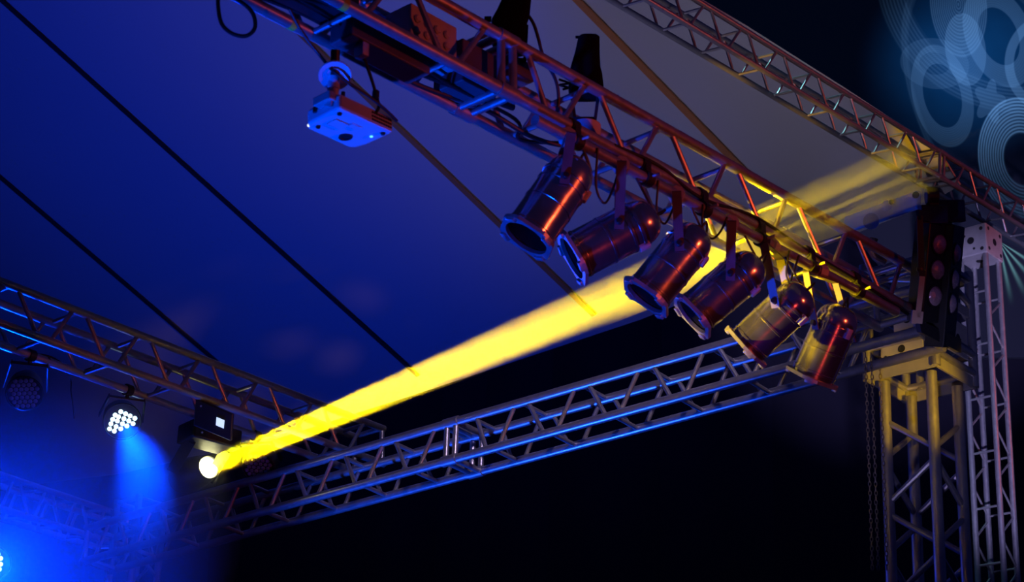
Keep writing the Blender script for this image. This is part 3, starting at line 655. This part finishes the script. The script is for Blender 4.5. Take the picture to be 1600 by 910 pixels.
# yellow beam moving head
ZSRC = 12.9
SRC = P(325, 731, ZSRC); QA = P(1180, 371, 9.55); BD = (QA - SRC).normalized()
root = thing('beam_light', 'moving head lamp throwing the yellow beam from under the left truss', 'stage light', SRC)
n_ = BD
MB().lathe(SRC, n_, [(-.34, .05), (-.33, .085), (-.20, .11), (-.06, .092), (-.004, .078), (.012, .078), (.012, .070), (-.006, .068)], 32, cap=False).build('head', BLACKM, root)
MB().lathe(SRC - n_ * .006, n_, [(0, .066), (.006, .066), (.012, .05), (.015, .02)], 32).build('lens', LAMPON, root)
sd = n_.cross(Z_).normalized(); mb = MB(); tp = tE(330) - Z_ * .16
for s_ in (1, -1): mb.bar(SRC - n_ * .2 + sd * s_ * .13, tp + sd * s_ * .13, n_, .07, .03)
mb.build('yoke', BLACKM, root, smooth=False)
MB().box(tp + Z_ * .05, sd, n_, Z_, .34, .2, .12).build('base', BLACKM, root, smooth=False, bevel=.012)
mb = MB().lathe(tE(330), axE, [(-.1, .034), (-.06, .034)], 12).lathe(tE(330), axE, [(.06, .034), (.1, .034)], 12); mb.build('hook_clamp', BLACKM, root)
# base with lit display, facing camera
pc = P(344, 661, 12.35); du_, dv_ = (P(350, 664, 12.35) - P(338, 659, 12.35)).normalized(), (P(344, 667, 12.35) - P(345, 655, 12.35)).normalized()
nn = du_.cross(dv_).normalized(); nn = -nn if nn.dot(FW) > 0 else nn
root = thing('control_box', 'dark lamp base with a small lit white display under the left truss', 'control box', pc)
MB().box(pc + du_ * -.045 + nn * -.035, du_, dv_, nn, .24, .16, .06).build('case', BLACKM, root, smooth=False, bevel=.006)
MB().box(pc, du_, dv_, nn, .050, .048, .006).build('display', DISP, root, smooth=False)
for k_, (x, y) in enumerate(((314, 635), (316, 676))): MB().lathe(P(x, y, 12.30), nn, [(0, .006), (.004, .005)], 10).build('screw', STEEL, root)

# ------------------------------------------------------------------ small fittings in the far left dark
for k_, (x, y0, y1, z, lb) in enumerate(((174, 800, 846, 15.2, 'short pale pipe in the blue haze, left of the far tower'), (228, 806, 842, 15.4, 'short pale pipe in the blue haze, right of the far tower'), (142, 818, 835, 15.0, 'smallest pale pipe stub in the blue haze beneath the low truss'))):
    tag(MB().tube(P(x + 1.5, y0, z), P(x - 1.5, y1, z), .010, 10).tube(P(x + 1.6, y0 - 3, z), P(x + 1.5, y0 + 3, z), .014, 10).build('pipe', ALU2), lb, 'pipe')

# ------------------------------------------------------------------ lamps' own light, added yellow spots, and the lit haze
def beam(name, src, dirn, power, color, size, spread):
    l = bpy.data.lights.new(name, 'AREA'); l.shape = 'DISK'; l.size = size; l.energy = power; l.color = color; l.spread = math.radians(spread)
    o = bpy.data.objects.new(name, l); COL.objects.link(o); o.location = src; o.rotation_euler = V(dirn).to_track_quat('-Z', 'Y').to_euler(); return o
bx = BD.orthogonal().normalized(); by = BD.cross(bx)
for q in range(19):                     # the lamp's nineteen emitters, close packed behind the lens
    rr_, an = (0, 0) if q == 0 else ((.024, q * math.pi / 3) if q < 7 else (.046 if q % 2 else .050, q * math.pi / 6))
    of = bx * (rr_ * math.cos(an)) + by * (rr_ * math.sin(an))
    spot('yellow_beam', SRC + BD * .02 + of, SRC + BD * 6 + of * 1.9, 62000, (1.0, 0.66, 0.0), 1.25, .6, .010)
spot('added_yellow_side', P(-900, 620, 8.4), P(1205, 350, 9.65), 8000, (1.0, 0.62, 0.0), 4.6, .9, .06)  # added spot with no lamp behind it, yellows the near truss
spot('added_yellow_side', P(-600, 1000, 8.5), P(1250, 480, 9.62), 8500, (1.0, 0.62, 0.0), 7.0, .9, .06)  # second added spot, yellow on the last two can lights
spot('yellow_beam_spill', SRC + BD * .05, QA, 25, (1.0, 0.62, 0.0), 30, 1.0, .05)
spot('added_yellow_under', P(330, 1150, 12.9), P(1195, 335, 9.6), 100000, (1.0, 0.60, 0.0), 3.9, 1.0, .05)  # added spot below the beam lamp, brightens the truss undersides
spot('blue_led_beam', cL + bdir.normalized() * .05, cL + bdir, 2400, (0.0, 0.04, 1.0), 36, 1.0, .05)
spot('blue_led_beam', c0 - FW * .08, P(-60, 1100, 10.5), 650, (0.0, 0.035, 1.0), 150, 0.9, .05)

def haze_mat(name, dens, g):
    m = bpy.data.materials.new(name); m.use_nodes = True; nt = m.node_tree; nt.nodes.clear()
    o = nt.nodes.new('ShaderNodeOutputMaterial'); v = nt.nodes.new('ShaderNodeVolumeScatter'); v.inputs['Density'].default_value = dens; v.inputs['Anisotropy'].default_value = g
    nt.links.new(v.outputs[0], o.inputs['Volume']); return m
HZ = haze_mat('thin_haze', .10, .6)
o = MB().lathe(SRC + BD * .03, BD, [(0, .075), (3, .112), (5.6, .145)], 24).build('haze', HZ)
tag(o, 'haze lit by the yellow beam, from the beam lamp to the can lights', 'haze', kind='stuff')
o = MB().lathe(SRC + BD * 5.62, BD, [(0, .055), (2.1, .065), (2.3, .03)], 24).build('haze', haze_mat('thinner_haze', .0012, .6))
tag(o, 'fainter haze lit by what is left of the beam past the near truss', 'haze', kind='stuff')
bmc = P(90, 835, 12.9); prof = [(2.4 * math.cos(a), 1.0 * math.sin(a)) for a in [math.pi * (1 - i / 16) for i in range(17)]]
prof[0] = (-2.4, .01); prof[-1] = (2.4, .01)
ax_ = FW
mb = MB(); rs = []
for h, q in prof: rs.append([bmc + ax_ * (h * .8) + R * (q * 1.12 * math.cos(t)) + U * (q * 1.12 * math.sin(t)) for t in [2 * math.pi * i / 40 for i in range(40)]])
o = mb.rings(rs).build('haze', haze_mat('blue_haze', .15, .3))
tag(o, 'blue haze hanging in the lower left corner around the LED lamps', 'haze', kind='stuff')
